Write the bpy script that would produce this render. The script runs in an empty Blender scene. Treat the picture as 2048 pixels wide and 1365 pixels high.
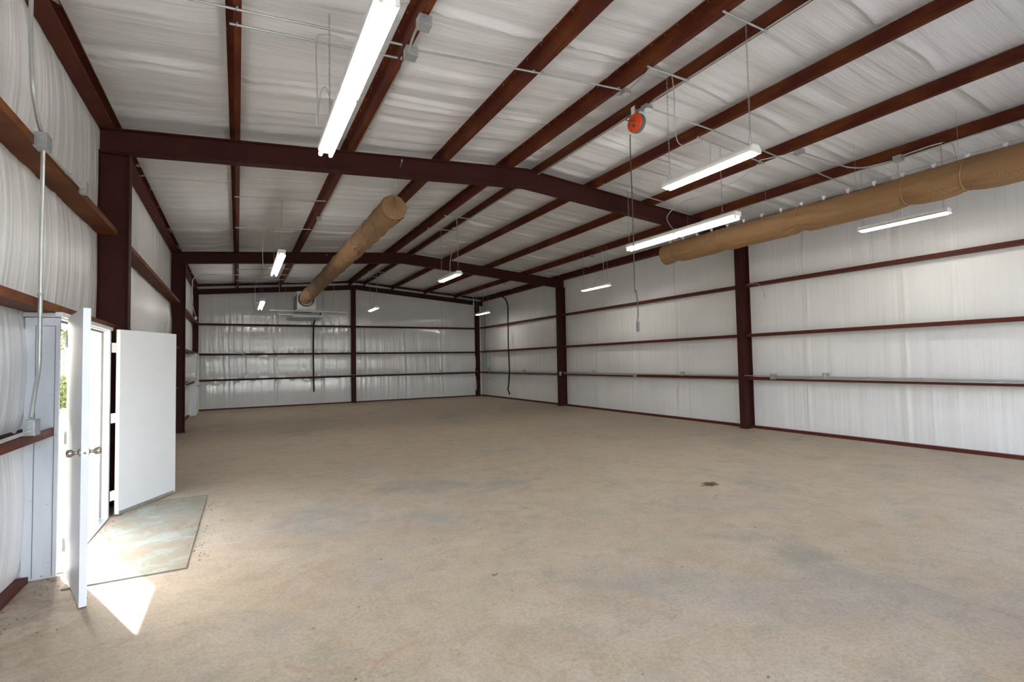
import bpy, math, random
from mathutils import Vector, Matrix
random.seed(7)
R = math.radians
sc = bpy.context.scene
COL = sc.collection

# ------------------------------------------------------------------ camera
cam_d = bpy.data.cameras.new('camera'); cam = bpy.data.objects.new('camera', cam_d); COL.objects.link(cam)
yaw, pit, rol = R(28.5993), R(2.3371), R(-1.081)
fw = Vector((math.sin(yaw)*math.cos(pit), math.cos(yaw)*math.cos(pit), math.sin(pit)))
rt = Vector((math.cos(yaw), -math.sin(yaw), 0)); up = rt.cross(fw)
r2 = rt*math.cos(rol)+up*math.sin(rol); u2 = up*math.cos(rol)-rt*math.sin(rol)
cam.matrix_world = Matrix(((r2.x, u2.x, -fw.x, 1.5139), (r2.y, u2.y, -fw.y, 0), (r2.z, u2.z, -fw.z, 1.6621), (0, 0, 0, 1)))
cam_d.sensor_width = 36; cam_d.lens = 1006.86/2048*36; cam_d.clip_start = .05; cam_d.clip_end = 400
sc.camera = cam
# ------------------------------------------------------------------ light
sc.view_settings.view_transform = 'Standard'; sc.view_settings.look = 'None'
sc.view_settings.gamma = 1; sc.view_settings.use_curve_mapping = False
sc.view_settings.exposure = 0.86
w = bpy.data.worlds.new('sky'); sc.world = w; w.use_nodes = True
nt = w.node_tree; nt.nodes.clear()
sky = nt.nodes.new('ShaderNodeTexSky'); sky.sky_type = 'NISHITA'; sky.sun_disc = False
sky.sun_elevation = R(38.9); sky.sun_rotation = R(-23.5); sky.air_density = 1; sky.dust_density = 2.5
hs = nt.nodes.new('ShaderNodeHueSaturation'); hs.inputs['Saturation'].default_value = .55
bg = nt.nodes.new('ShaderNodeBackground'); bg.inputs['Strength'].default_value = 1.0
wo = nt.nodes.new('ShaderNodeOutputWorld')
nt.links.new(sky.outputs[0], hs.inputs['Color']); nt.links.new(hs.outputs[0], bg.inputs[0]); nt.links.new(bg.outputs[0], wo.inputs[0])
sun_d = bpy.data.lights.new('sun', 'SUN'); sun_d.energy = 9; sun_d.angle = R(.6); sun_d.color = (1, .95, .87)
sun = bpy.data.objects.new('sun', sun_d); COL.objects.link(sun); sun.location = (-10, 30, 20)
sun.rotation_euler = Vector((.311, -.714, -.628)).to_track_quat('-Z', 'Y').to_euler()
TUBE = 17.5
# sky portals in the two roll-up door openings of the front wall and in the side door
for nm, loc, sx, sy, d in (('portal', (2.75, -.75, 1.8), 3.7, 3.6, (0, 1, 0)), ('portal', (9.25, -.75, 1.8), 3.7, 3.6, (0, 1, 0)), ('portal', (-.12, 6.3, 1.05), 1.8, 2.1, (1, 0, 0))):
    ld = bpy.data.lights.new(nm, 'AREA'); ld.shape = 'RECTANGLE'; ld.size = sx; ld.size_y = sy; ld.cycles.is_portal = True
    lo = bpy.data.objects.new(nm, ld); COL.objects.link(lo); lo.location = loc
    lo.rotation_euler = Vector(d).to_track_quat('-Z', 'Z').to_euler()

# ------------------------------------------------------------------ materials
def mat(name, col, rough=.5, metal=0., spec=.5):
    m = bpy.data.materials.new(name); m.use_nodes = True
    b = m.node_tree.nodes['Principled BSDF']
    b.inputs['Base Color'].default_value = (*col, 1); b.inputs['Roughness'].default_value = rough
    b.inputs['Metallic'].default_value = metal; b.inputs['Specular IOR Level'].default_value = spec
    return m
class N:
    def __init__(s, m): s.m = m; s.t = m.node_tree; s.b = s.t.nodes['Principled BSDF']
    def new(s, k, **kw):
        n = s.t.nodes.new(k)
        for a, v in kw.items(): setattr(n, a, v)
        return n
    def coord(s, scale=(1, 1, 1), kind='Object', loc=(0, 0, 0)):
        tc = s.new('ShaderNodeTexCoord'); mp = s.new('ShaderNodeMapping')
        mp.inputs['Scale'].default_value = scale; mp.inputs['Location'].default_value = loc
        s.t.links.new(tc.outputs[kind], mp.inputs[0]); return mp.outputs[0]
    def noise(s, vec, scale, detail=4, rough=.55, dist=0.):
        n = s.new('ShaderNodeTexNoise'); s.t.links.new(vec, n.inputs['Vector'])
        n.inputs['Scale'].default_value = scale; n.inputs['Detail'].default_value = detail
        n.inputs['Roughness'].default_value = rough; n.inputs['Distortion'].default_value = dist
        return n.outputs['Fac']
    def ramp(s, fac, stops):
        r = s.new('ShaderNodeValToRGB'); s.t.links.new(fac, r.inputs[0])
        e = r.color_ramp.elements
        while len(e) < len(stops): e.new(.5)
        for q, (p, c) in zip(e, stops):
            q.position = p; q.color = (*c, 1) if hasattr(c, '__len__') else (c, c, c, 1)
        return r.outputs[0]
    def mix(s, f, a, b, mode='MIX'):
        n = s.new('ShaderNodeMix', data_type='RGBA', blend_type=mode)
        for i, v in ((0, f), (6, a), (7, b)):
            if hasattr(v, 'is_linked') or hasattr(v, 'links'): s.t.links.new(v, n.inputs[i])
            elif i == 0: n.inputs[0].default_value = v
            else: n.inputs[i].default_value = (*v, 1)
        return n.outputs[2]
    def math(s, op, a, b=None, c=None):
        n = s.new('ShaderNodeMath', operation=op)
        for i, v in enumerate((a, b, c)):
            if v is None: continue
            if hasattr(v, 'links'): s.t.links.new(v, n.inputs[i])
            else: n.inputs[i].default_value = v
        return n.outputs[0]
    def color(s, o): s.t.links.new(o, s.b.inputs['Base Color'])
    def rough(s, o): s.t.links.new(o, s.b.inputs['Roughness'])
    def bump(s, h, strength=.3, dist=.01):
        n = s.new('ShaderNodeBump'); n.inputs['Strength'].default_value = strength; n.inputs['Distance'].default_value = dist
        s.t.links.new(h, n.inputs['Height']); s.t.links.new(n.outputs[0], s.b.inputs['Normal'])

def steel(name, base, rust, amt, streak=(1, 1, 1)):
    m = mat(name, base, .62, 0, .18); n = N(m)
    v = n.coord(streak); f = n.noise(v, 6, 6, .65, .6)
    g = n.noise(n.coord(), 1.3, 3)
    k = n.math('MULTIPLY', f, g)
    fac = n.ramp(k, ((.30-.1*amt, 0.), (.42, .15+.75*amt)))
    d = n.ramp(n.noise(n.coord(), 25, 3), ((.35, tuple(c*.85 for c in base)), (.7, base)))
    n.color(n.mix(fac, d, rust)); n.rough(n.ramp(f, ((.3, .5), (.7, .75)))); return m
M = {}
M['frame'] = steel('red oxide primed frame steel', (.050, .0125, .0100), (.085, .026, .014), .35)
M['purlin'] = steel('red oxide primer, light rust', (.092, .018, .0095), (.21, .066, .012), .75, (4, .4, 4))
M['girt'] = steel('red oxide primer, rusty', (.095, .026, .012), (.23, .078, .016), 1.1, (4, .7, 4))
M['girt2'] = steel('red oxide primer on girts', (.105, .025, .015), (.15, .045, .018), .3, (3, .6, 3))
def insul(name, cs, amt, col=(.80, .785, .775), ro=(.28, .42)):
    m = mat(name, col, .42, 0, .5); n = N(m)
    v = n.coord(cs); f = n.noise(v, 1, 5, .6, .3)
    n.color(n.ramp(n.noise(n.coord(), .9, 3), ((.3, tuple(c*.93 for c in col)), (.7, col))))
    n.rough(n.ramp(f, ((.3, ro[0]), (.7, ro[1])))); n.bump(f, amt, .02); return m
M['roof'] = insul('white vinyl roof insulation', (.35, 17, 1), .85, (.80, .79, .785))
M['wallx'] = insul('white vinyl wall insulation', (1, 16, .22), .40, (.84, .835, .835), (.24, .38))
M['wally'] = insul('white vinyl end wall insulation', (14, 1, .22), .40, (.79, .79, .80), (.05, .15))
M['wally'].node_tree.nodes['Principled BSDF'].inputs['Specular IOR Level'].default_value = 1.0
M['wallL'] = insul('white vinyl wall insulation, creased', (1, 15, .3), .8, (.78, .77, .765))
# concrete
m = mat('dusty concrete', (.45, .38, .3), .75); n = N(m); co = n.coord()
big = n.noise(co, .55, 6, .6, .8); med = n.noise(co, 2.2, 8, .65, .5); fine = n.noise(co, 40, 3, .6)
c1 = n.ramp(big, ((.33, (.36, .33, .27)), (.45, (.51, .41, .285)), (.55, (.49, .39, .285)), (.66, (.39, .365, .31))))
c2 = n.mix(n.ramp(med, ((.40, 0.), (.62, .75))), c1, (.585, .485, .375))
st = n.ramp(n.noise(n.coord(loc=(7, 3, 1)), 1.2, 7, .7, 1.2), ((.57, 0.), (.72, .5)))
c3 = n.mix(st, c2, (.47, .265, .15))
st2 = n.ramp(n.noise(n.coord(loc=(-4, 9, 2)), .8, 6, .6, .6), ((.55, 0.), (.72, .5)))
c3 = n.mix(st2, c3, (.37, .36, .335))
sp = n.ramp(n.noise(n.coord(loc=(1, 5, 3)), 9, 2, .5), ((.745, 0.), (.765, .75)))
c4 = n.mix(sp, c3, (.10, .075, .06))
sep = n.new('ShaderNodeSeparateXYZ'); n.t.links.new(co, sep.inputs[0])
wob = n.math('MULTIPLY', n.math('SUBTRACT', n.noise(co, 3, 3), .5), .03)
def line(ax, pos, wd):
    return n.math('LESS_THAN', n.math('ABSOLUTE', n.math('ADD', n.math('SUBTRACT', sep.outputs[ax], pos), wob)), wd)
jl = n.math('MAXIMUM', n.math('MAXIMUM', line(0, 5.8, .006), line(1, 7.7, .006)), n.math('MAXIMUM', line(1, 15.3, .008), line(0, 9.6, .004)))
c5 = n.mix(n.math('MULTIPLY', jl, .3), c4, (.17, .13, .10))
grit = n.noise(co, 130, 2, .5)
c5 = n.mix(n.ramp(n.noise(n.coord(loc=(2, 8, 5)), 5, 8, .75, .8), ((.47, 0.), (.62, .30))), c5, (.30, .235, .165))
scf = n.math('MULTIPLY', n.ramp(n.noise(n.coord(loc=(3, 1, 7)), 3.2, 6, .72, 1.5), ((.60, 0.), (.68, .7))), n.ramp(n.noise(n.coord(loc=(6, 2, 4)), .6, 2), ((.45, 0.), (.6, 1.))))
c5 = n.mix(scf, c5, (.45, .23, .12))
# dirt trodden in along the foot of the left wall
near = n.new('ShaderNodeMapRange'); n.t.links.new(sep.outputs[0], near.inputs[0]); near.inputs[1].default_value = .75; near.inputs[2].default_value = .05
dirt = n.math('MULTIPLY', near.outputs[0], n.ramp(n.noise(co, 4, 7, .75, .6), ((.38, 0.), (.58, .8))))
c5 = n.mix(dirt, c5, (.22, .14, .09))
c6 = n.mix(n.ramp(n.math('MULTIPLY', fine, grit), ((.15, .38), (.34, 0.))), c5, (.19, .155, .12))
n.color(c6); n.rough(n.ramp(med, ((.3, .55), (.7, .85)))); n.bump(n.math('ADD', fine, med), .12, .004); M['floor'] = m
def simple(name, col, rough, metal=0., nscale=20, dark=.85, bump=0.):
    m = mat(name, col, rough, metal); n = N(m); f = n.noise(n.coord(), nscale, 4)
    n.color(n.ramp(f, ((.3, tuple(c*dark for c in col)), (.7, col))))
    if bump: n.bump(f, bump, .003)
    return m
M['galv'] = simple('galvanised steel', (.50, .52, .52), .38, .55, 30, .7)
M['cond'] = simple('galvanised conduit', (.50, .51, .49), .36, .5, 12, .85)
M['door'] = simple('white painted door skin', (.80, .82, .84), .4, 0, 5, .97)
M['white'] = simple('white enamel', (.85, .85, .84), .35, 0, 8, .95)
M['hinge'] = simple('white painted hinge', (.86, .85, .80), .4, 0, 8, .95)
M['siding'] = simple('outside metal siding', (.62, .60, .55), .5, .1, 3, .95)
M['nickel'] = mat('satin nickel', (.52, .46, .42), .28, 1.)
M['black'] = simple('black foam pipe wrap', (.012, .012, .013), .7, 0, 30, .7)
M['cord'] = mat('dark grey cord', (.06, .055, .05), .5)
M['gcable'] = mat('grey metal clad cable', (.50, .50, .50), .45, .3)
M['orange'] = mat('orange plastic', (.80, .075, .012), .35)
M['grey'] = simple('grey plastic', (.16, .15, .14), .5)
M['unit'] = simple('white air handler casing', (.80, .79, .74), .45, 0, 4, .95)
M['dgrey'] = simple('grey casing side', (.16, .17, .19), .5)
M['green'] = simple('grey green panel paint', (.42, .50, .48), .4)
M['ivory'] = mat('ivory receptacle', (.75, .68, .5), .4)
M['slot'] = mat('dark slot', (.03, .03, .03), .6)
m = mat('white painted jamb steel', (.74, .76, .79), .45); n = N(m)
sp = n.ramp(n.noise(n.coord(), 38, 3, .6, .5), ((.70, 0.), (.73, .8)))
sc2 = n.ramp(n.noise(n.coord((1, 1, .2)), 9, 5), ((.3, (.66, .68, .72)), (.7, (.76, .78, .81))))
n.color(n.mix(sp, sc2, (.14, .12, .13))); M['jamb'] = m
m = mat('weathered green grey sheet', (.4, .43, .36), .7); n = N(m)
a = n.ramp(n.noise(n.coord(), 2.2, 8, .7, 1.), ((.38, (.31, .225, .145)), (.5, (.28, .27, .21)), (.62, (.35, .37, .32))))
b = n.ramp(n.noise(n.coord((1, .4, 1)), 7, 6, .75, 1.), ((.60, 0.), (.68, .7)))
n.color(n.mix(b, a, (.13, .12, .11))); M['mat'] = m
def emis(name, col, st):
    m = mat(name, (.9, .9, .88), .3); b = m.node_tree.nodes['Principled BSDF']
    b.inputs['Emission Color'].default_value = (*col, 1); b.inputs['Emission Strength'].default_value = st; return m
M['tube'] = emis('lit fluorescent tube', (1, .98, .94), TUBE)
M['tubew'] = emis('lit warm fluorescent tube', (1, .965, .88), TUBE)
# duct fabric, with two rows of punched holes low on the side
def duct_mat(name, holes):
    m = mat(name, (.27, .15, .066), .75); n = N(m); co = n.coord()
    f = n.noise(n.coord((1, .25, 1)), 9, 5, .6, .5)
    base = n.ramp(f, ((.3, (.245, .135, .058)), (.7, (.30, .17, .075))))
    if holes:
        sx = n.new('ShaderNodeSeparateXYZ'); n.t.links.new(co, sx.inputs[0])
        ang = n.math('ARCTAN2', sx.outputs[0], n.math('MULTIPLY', sx.outputs[2], -1.))
        tot = None
        for a0, ph in ((-.92, 0.), (-.84, .5), (-.38, 0.)):
            dy = n.math('SUBTRACT', n.math('FRACT', n.math('ADD', n.math('MULTIPLY', sx.outputs[1], 1/.075), ph)), .5)
            dy = n.math('MULTIPLY', dy, .075)
            da = n.math('MULTIPLY', n.math('SUBTRACT', ang, a0), .22)
            q = n.math('ADD', n.math('MULTIPLY', dy, dy), n.math('MULTIPLY', da, da))
            l = n.math('LESS_THAN', q, .0065**2)
            tot = l if tot is None else n.math('MAXIMUM', tot, l)
        base = n.mix(n.math('MULTIPLY', tot, .85), base, (.05, .025, .012))
    n.color(base); n.bump(f, .25, .01); return m
M['duct'] = duct_mat('tan duct fabric', True); M['duct1'] = duct_mat('tan duct fabric plain', False)
M['piping'] = simple('light tan seam piping', (.40, .24, .12), .7)
m = mat('dry grass', (.42, .40, .16), .9); n = N(m)
n.color(n.ramp(n.noise(n.coord(), 3, 8, .7), ((.35, (.24, .26, .09)), (.6, (.38, .34, .2))))); M['grass'] = m
M['gravel'] = simple('pale gravel', (.52, .50, .47), .9, 0, 30, .8, .3)
M['leaf'] = simple('sunlit leaves', (.20, .22, .05), .7, 0, 3, .6)
M['bark'] = simple('bark', (.16, .12, .09), .9)
M['board'] = simple('weathered grey boards', (.46, .44, .43), .8, 0, 6, .8)
M['dleaf'] = simple('dry brown leaf litter', (.24, .16, .09), .9, 0, 60, .5)

# ------------------------------------------------------------------ mesh tools
class G:
    def __init__(s): s.v = []; s.f = []; s.sm = []
    def add(s, vs, fs, smooth=False):
        o = len(s.v); s.v += [tuple(v) for v in vs]; s.f += [tuple(i+o for i in f) for f in fs]; s.sm += [smooth]*len(fs); return s
    def box(s, a, b, bev=0.):
        (x0, y0, z0), (x1, y1, z1) = a, b
        vs = [(x0, y0, z0), (x1, y0, z0), (x1, y1, z0), (x0, y1, z0), (x0, y0, z1), (x1, y0, z1), (x1, y1, z1), (x0, y1, z1)]
        return s.add(vs, [(0, 3, 2, 1), (4, 5, 6, 7), (0, 1, 5, 4), (1, 2, 6, 5), (2, 3, 7, 6), (3, 0, 4, 7)])
    def hexa(s, q):   # eight corners, bottom ring then top ring
        return s.add(q, [(0, 3, 2, 1), (4, 5, 6, 7), (0, 1, 5, 4), (1, 2, 6, 5), (2, 3, 7, 6), (3, 0, 4, 7)])
    def extrude(s, prof, p0, p1, ex, ez, closed=True):
        # prof: (a,b) pairs placed in the plane of ex, ez, swept p0 -> p1
        p0, p1, ex, ez = Vector(p0), Vector(p1), Vector(ex), Vector(ez); k = len(prof)
        vs = [p0+ex*a+ez*b for a, b in prof]+[p1+ex*a+ez*b for a, b in prof]
        fs = [(i, (i+1) % k, k+(i+1) % k, k+i) for i in range(k)]
        fs += [tuple(range(k))[::-1], tuple(range(k, 2*k))]
        return s.add(vs, fs)
    def tube(s, pts, r, seg=8, caps=True):
        pts = [Vector(p) for p in pts]; k = len(pts); rs = r if hasattr(r, '__len__') else [r]*k
        t0 = (pts[1]-pts[0]).normalized(); nrm = t0.orthogonal().normalized(); vs = []
        for i, p in enumerate(pts):
            t = (pts[min(i+1, k-1)]-pts[max(i-1, 0)]).normalized()
            nrm = (nrm-t*nrm.dot(t)).normalized(); b = t.cross(nrm)
            vs += [p+(nrm*math.cos(2*math.pi*j/seg)+b*math.sin(2*math.pi*j/seg))*rs[i] for j in range(seg)]
        fs = [(i*seg+j, i*seg+(j+1) % seg, (i+1)*seg+(j+1) % seg, (i+1)*seg+j) for i in range(k-1) for j in range(seg)]
        s.add(vs, fs, True)
        if caps: s.add(vs[:seg], [tuple(range(seg))[::-1]]); s.add(vs[-seg:], [tuple(range(seg))])
        return s
    def lathe(s, prof, c, ax, seg=20):      # prof: (distance along axis, radius)
        c = Vector(c); ax = Vector(ax).normalized(); n = ax.orthogonal().normalized(); b = ax.cross(n)
        vs = [c+ax*h+(n*math.cos(2*math.pi*j/seg)+b*math.sin(2*math.pi*j/seg))*max(r, 1e-4) for h, r in prof for j in range(seg)]
        fs = [(i*seg+j, i*seg+(j+1) % seg, (i+1)*seg+(j+1) % seg, (i+1)*seg+j) for i in range(len(prof)-1) for j in range(seg)]
        return s.add(vs, fs, True)
    def chain(s, p0, p1, ll=.034, r=.0026, w=.0075):
        p0, p1 = Vector(p0), Vector(p1); d = p1-p0; n = max(1, int(d.length/(ll*.78))); t = d.normalized()
        a = t.orthogonal().normalized(); b = t.cross(a); st = d/n
        for i in range(n):
            c = p0+st*(i+.5); u = a if i % 2 else b; ring = []
            for k in range(8):
                q = 2*math.pi*k/8; ring.append(c+t*math.cos(q)*ll*.5+u*math.sin(q)*w)
            vs = []
            for k in range(8):
                o = (ring[k]-c).normalized(); z = t.cross(u)
                for dd in (o*r, z*r, -o*r, -z*r): vs.append(ring[k]+dd)
            s.add(vs, [(k*4+j, k*4+(j+1) % 4, ((k+1) % 8)*4+(j+1) % 4, ((k+1) % 8)*4+j) for k in range(8) for j in range(4)], True)
        return s
def smooth(pts, n=6):      # Catmull-Rom through the points
    P = [Vector(p) for p in pts]; P = [P[0]*2-P[1]]+P+[P[-1]*2-P[-2]]; out = []
    for i in range(1, len(P)-2):
        for k in range(n):
            t = k/n; a, b, c, d = P[i-1:i+3]
            out.append(.5*((2*b)+(c-a)*t+(2*a-5*b+4*c-d)*t*t+(3*b-a-3*c+d)*t**3))
    return out+[P[-2]]
def put(name, g, m, parent=None, origin=None, bevel=0.):
    me = bpy.data.meshes.new(name); vs = g.v
    if origin is None: origin = (0, 0, 0)
    O = Vector(origin)
    me.from_pydata([tuple(Vector(v)-O) for v in vs], [], g.f)
    me.polygons.foreach_set('use_smooth', g.sm); me.update()
    me.materials.append(M[m] if isinstance(m, str) else m)
    o = bpy.data.objects.new(name, me); COL.objects.link(o); o.location = O
    if parent is not None: o.parent = parent; o.location = O-Vector(parent.location) if parent.parent is None else O-Vector(parent.location)-Vector(parent.parent.location)
    if bevel:
        b = o.modifiers.new('bevel', 'BEVEL'); b.width = bevel; b.segments = 2; b.limit_method = 'ANGLE'
    return o
def tag(o, label=None, cat=None, group=None, kind=None):
    if label: o['label'] = label
    if cat: o['category'] = cat
    if group: o['group'] = group
    if kind: o['kind'] = kind
    return o
def empty(name, loc, label=None, cat=None, group=None, kind=None):
    o = bpy.data.objects.new(name, None); COL.objects.link(o); o.location = loc; o.empty_display_size = .1
    return tag(o, label, cat, group, kind)
def copy_tree(o, parent=None):
    c = o.copy(); COL.objects.link(c)
    if parent is not None: c.parent = parent
    for ch in [q for q in bpy.data.objects if q.parent == o]: copy_tree(ch, c)
    return c

# ------------------------------------------------------------------ dimensions
W = 12.19; Y0 = -.6; Y1 = 7.81; Y2 = 15.47; Y3 = 22.75
ZE = 4.646; SL = (5.153-4.646)/(W/2); RX = W/2
def zr(x): return ZE+SL*(x if x <= RX else W-x)          # top of the frame rafters
def zc(x): return zr(x)+.214                              # underside of the roof insulation
GZ = (1.165, 2.17, 3.345); GD = .2                        # girt heights, girt depth
PX = (1.47, 3.0, 4.53, 5.77, 6.43, 7.67, 9.20, 10.73)     # purlin webs

# 1-D smooth noise for creases
TAB = [random.uniform(-1, 1) for _ in range(4096)]
def f1(t, s=0):
    i = math.floor(t); u = t-i; u = u*u*(3-2*u); a = TAB[(i+s*97) % 4096]; b = TAB[(i+1+s*97) % 4096]; return a+(b-a)*u
def lin(a, b, st):
    n = max(1, round((b-a)/st)); return [a+(b-a)*i/n for i in range(n+1)]

# ------------------------------------------------------------------ setting: floor, ceiling, walls
g = G().box((-.08, Y0-.1, -.25), (W+.08, Y3+.08, 0))
tag(put('floor', g, 'floor'), 'dusty tan and grey stained concrete floor slab', kind='structure')

xs = sorted(set([round(v, 3) for v in lin(-.06, W+.06, .16)]+[0]+[round(p, 3) for p in PX]+[RX]))
ys = lin(Y0, Y3+.05, .03)
pins = [0]+list(PX)+[W]
vs = []
for y in ys:
    for x in xs:
        z = zc(x); sag = 0
        for a, b in zip(pins, pins[1:]):
            if a < x < b:
                t = (x-a)/(b-a); sg = 1-(2*t-1)**2
                wy = y+.30*sg*.35*(1 if x < RX else 1)+.06*f1(x*1.3, 5)
                lap = (wy-.95) % 1.83; lap = min(lap, 1.83-lap)
                cr = .017*f1(wy*6+x*.35, 1+int(a*3))+.0095*f1(wy*13+x*.3, 2+int(a*2))+.018*f1(wy*2.2, 3+int(a))+.006*f1(wy*9-x*1.2, 6)
                z += -.04*sg+cr*min(1, sg*1.8)-.036*math.exp(-(lap/.028)**2)*min(1, sg*2)+.012*math.exp(-((lap-.07)/.03)**2)*min(1, sg*2)
        vs.append((x, y, z))
nx = len(xs); g = G(); g.add(vs, [(j*nx+i, (j+1)*nx+i, (j+1)*nx+i+1, j*nx+i+1) for j in range(len(ys)-1) for i in range(nx-1)], True)
ceil = tag(put('ceiling', g, 'roof'), 'white vinyl faced roof insulation sagging between the purlins', kind='structure')
g = G()
for s in (0, 1):
    xa, xb = (-.3, RX) if s == 0 else (RX, W+.3)
    g.hexa([(xa, Y0-.3, zr(xa)+.30), (xb, Y0-.3, zr(xb)+.30), (xb, Y3+.3, zr(xb)+.30), (xa, Y3+.3, zr(xa)+.30), (xa, Y0-.3, zr(xa)+.36), (xb, Y0-.3, zr(xb)+.36), (xb, Y3+.3, zr(xb)+.36), (xa, Y3+.3, zr(xa)+.36)])
put('roof_sheet', g, 'siding', ceil)

def wall_grid(axis, pos, sgn, u0, u1, top, seams, amp, holes=(), zp=(0, .05)+GZ+(ZE+.02,), off=0, seam_amp=.012, puff=.035, keep=()):
    us = lin(u0, u1, .03)
    for h in holes: us = sorted(set(us+[h[0], h[1]]))
    zs = sorted(set(lin(0, 5.3, .10)+[h[2] for h in holes]+list(zp)))
    zs = [z for z in zs]; g = G(); vs = []
    for z in zs:
        for u in us:
            zt = min(z, top(u)); b = 0
            for a, c in zip(zp, zp[1:]+(top(u)+.001,)):
                if a < zt < c and c-a > .2:
                    t = (zt-a)/(c-a); sg = 1-(2*t-1)**2
                    wu = u+.05*f1(zt*1.1, 4)+.02*f1(zt*3+u*.3, 6)
                    b = puff*sg*(.75+.5*f1(u*.7, 8+int(a)))+amp*(f1(wu*9, 9+int(a*2))+.5*f1(wu*21, 12))*(1.15-sg*.55)
                    for s_ in seams: b += seam_amp*math.exp(-((wu-s_)/.022)**2)*(.4+.6*sg)-.6*seam_amp*math.exp(-((wu-s_-.12)/.02)**2)
            if zt > ZE-.03: b = -.012
            edge = min([1]+[abs(u-k)/.3 for k in keep]); b *= min(1, .08+edge)
            d = pos+sgn*max(b, -.02)
            vs.append((d, u, zt) if axis == 'x' else (u, d, zt))
    nu = len(us); fs = []
    for j in range(len(zs)-1):
        for i in range(nu-1):
            um, zm = (us[i]+us[i+1])/2, (zs[j]+zs[j+1])/2
            if any(h[0] < um < h[1] and zm < h[2] for h in holes): continue
            if zs[j] >= max(top(us[i]), top(us[i+1])): continue
            q = (j*nu+i, j*nu+i+1, (j+1)*nu+i+1, (j+1)*nu+i)
            fs.append(q if (axis == 'x') == (sgn < 0) else q[::-1])
    g.add(vs, fs, True); return g
D1 = (5.46, 7.14, 2.10); D2 = (20.64, 21.86, 2.10)
te = lambda u: zc(0)+.03
te_r = lambda u: zc(W)+.03
wl = tag(put('wall_left', wall_grid('x', 0, 1, Y0, Y3, te, [5.62+1.8*k for k in range(-3, 10)], .014, (D1, D2), puff=.055, keep=(Y1, Y2, Y3, Y3-.2)), 'wallL'), 'white insulated left side wall with creased vinyl facing', kind='structure')
wr = tag(put('wall_right', wall_grid('x', W, -1, Y0, Y3, te_r, [4.62+1.79*k for k in range(-2, 11)], .0045, puff=.03, seam_amp=.014, keep=(Y1, Y2, Y3, Y3-.2)), 'wallx'), 'white insulated right side wall', kind='structure')
tb = lambda u: zc(u)+.03
wb = tag(put('wall_back', wall_grid('y', Y3, -1, 0, W, tb, [1.08, 2.88, 4.68, 6.43, 8.25, 10.04, 11.84], .0060, puff=.03, keep=(0, .18, 5.96, W-.18, W), seam_amp=.022), 'wally'), 'white insulated end wall at the far end', kind='structure')
def shell(parent, boxes):
    g = G()
    for a, b in boxes: g.box(a, b)
    put('siding', g, 'siding', parent)
zt = 5.02
shell(wl, [((-.08, Y0-.1, -.2), (-.05, D1[0], zt)), ((-.08, D1[1], -.2), (-.05, D2[0], zt)), ((-.08, D2[1], -.2), (-.05, Y3+.1, zt)), ((-.08, D1[0], D1[2]), (-.05, D1[1], zt)), ((-.08, D2[0], D2[2]), (-.05, D2[1], zt))])
shell(wr, [((W+.05, Y0-.1, -.2), (W+.08, Y3+.1, zt))])
shell(wb, [((-.08, Y3+.05, -.2), (W+.08, Y3+.08, 5.5))])
g = G()
for a, b in (((-.05, 0), (.9, 3.6)), ((4.6, 0), (7.4, 3.6)), ((11.1, 0), (W+.05, 3.6)), ((-.05, 3.6), (W+.05, 4.9))):
    g.box((a[0], Y0-.08, a[1]), (b[0], Y0, b[1]))
g.hexa([(0, Y0-.08, 4.9), (W, Y0-.08, 4.9), (W, Y0, 4.9), (0, Y0, 4.9), (RX-.1, Y0-.08, 5.45), (RX+.1, Y0-.08, 5.45), (RX+.1, Y0, 5.45), (RX-.1, Y0, 5.45)])
tag(put('wall_front', g, 'wallx'), 'front end wall with two open roll-up door openings', kind='structure')

# base angles along the floor
def base(name, a, b, lab):
    g = G().box(a, b); return tag(put(name, g, 'girt2'), lab, kind='structure')
for k, (a, b) in enumerate(((Y0, 5.36), (7.26, 20.5), (22.0, Y3))):
    base('baseboard_left' if k == 0 else 'baseboard_left.%03d' % k, (0, a, 0), (.075, b, .045), 'brown steel base angle along the left wall')
base('baseboard_right', (W-.075, Y0, 0), (W, Y3, .06), 'brown steel base angle along the right wall')
base('baseboard_back', (0, Y3-.075, 0), (W, Y3, .05), 'brown steel base angle along the end wall')

# ------------------------------------------------------------------ steel frame
TF, TW = .012, .008
def column(side, yc, depth, zt, fwid, label, end=False):
    s = 1 if side == 'l' else -1; x0 = 0.005 if side == 'l' else W-.005
    t = empty('steel_column', (x0+s*depth/2, yc, 0), label, 'column', 'columns of the clear-span frames')
    g = G().box((min(x0, x0+s*TF), yc-fwid/2, .012), (max(x0, x0+s*TF), yc+fwid/2, zt)); put('outer_flange', g, 'frame', t)
    xi = x0+s*(depth-TF); g = G().box((min(xi, xi+s*TF), yc-fwid/2, .012), (max(xi, xi+s*TF), yc+fwid/2, zt-.012)); put('inner_flange', g, 'frame', t)
    a, b = sorted((x0+s*TF, xi)); put('web', G().box((a, yc-TW/2, .012), (b, yc+TW/2, zt-.012)), 'frame', t)
    a, b = sorted((x0, x0+s*(depth+.02))); put('base_plate', G().box((a, yc-fwid/2-.01, 0), (b, yc+fwid/2+.01, .014)), 'frame', t)
    a, b = sorted((x0, x0+s*(depth))); put('cap_plate', G().box((a, yc-fwid/2, zt-.012), (b, yc+fwid/2, zt+.004)), 'frame', t)
    return t
for yc, nm in ((Y1, 'near'), (Y2, 'middle')):
    column('l', yc, .315, 4.352, .16, {'near': 'dark red steel column on left wall beside the open white doors', 'middle': 'dark red steel column on left wall behind the open door leaf, nearer the far end'}[nm])
    column('r', yc, .315, 4.352, .16, {'near': 'dark red steel column on right wall under the end of the tan duct', 'middle': 'dark red steel column on right wall, nearer the far corner'}[nm])
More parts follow.
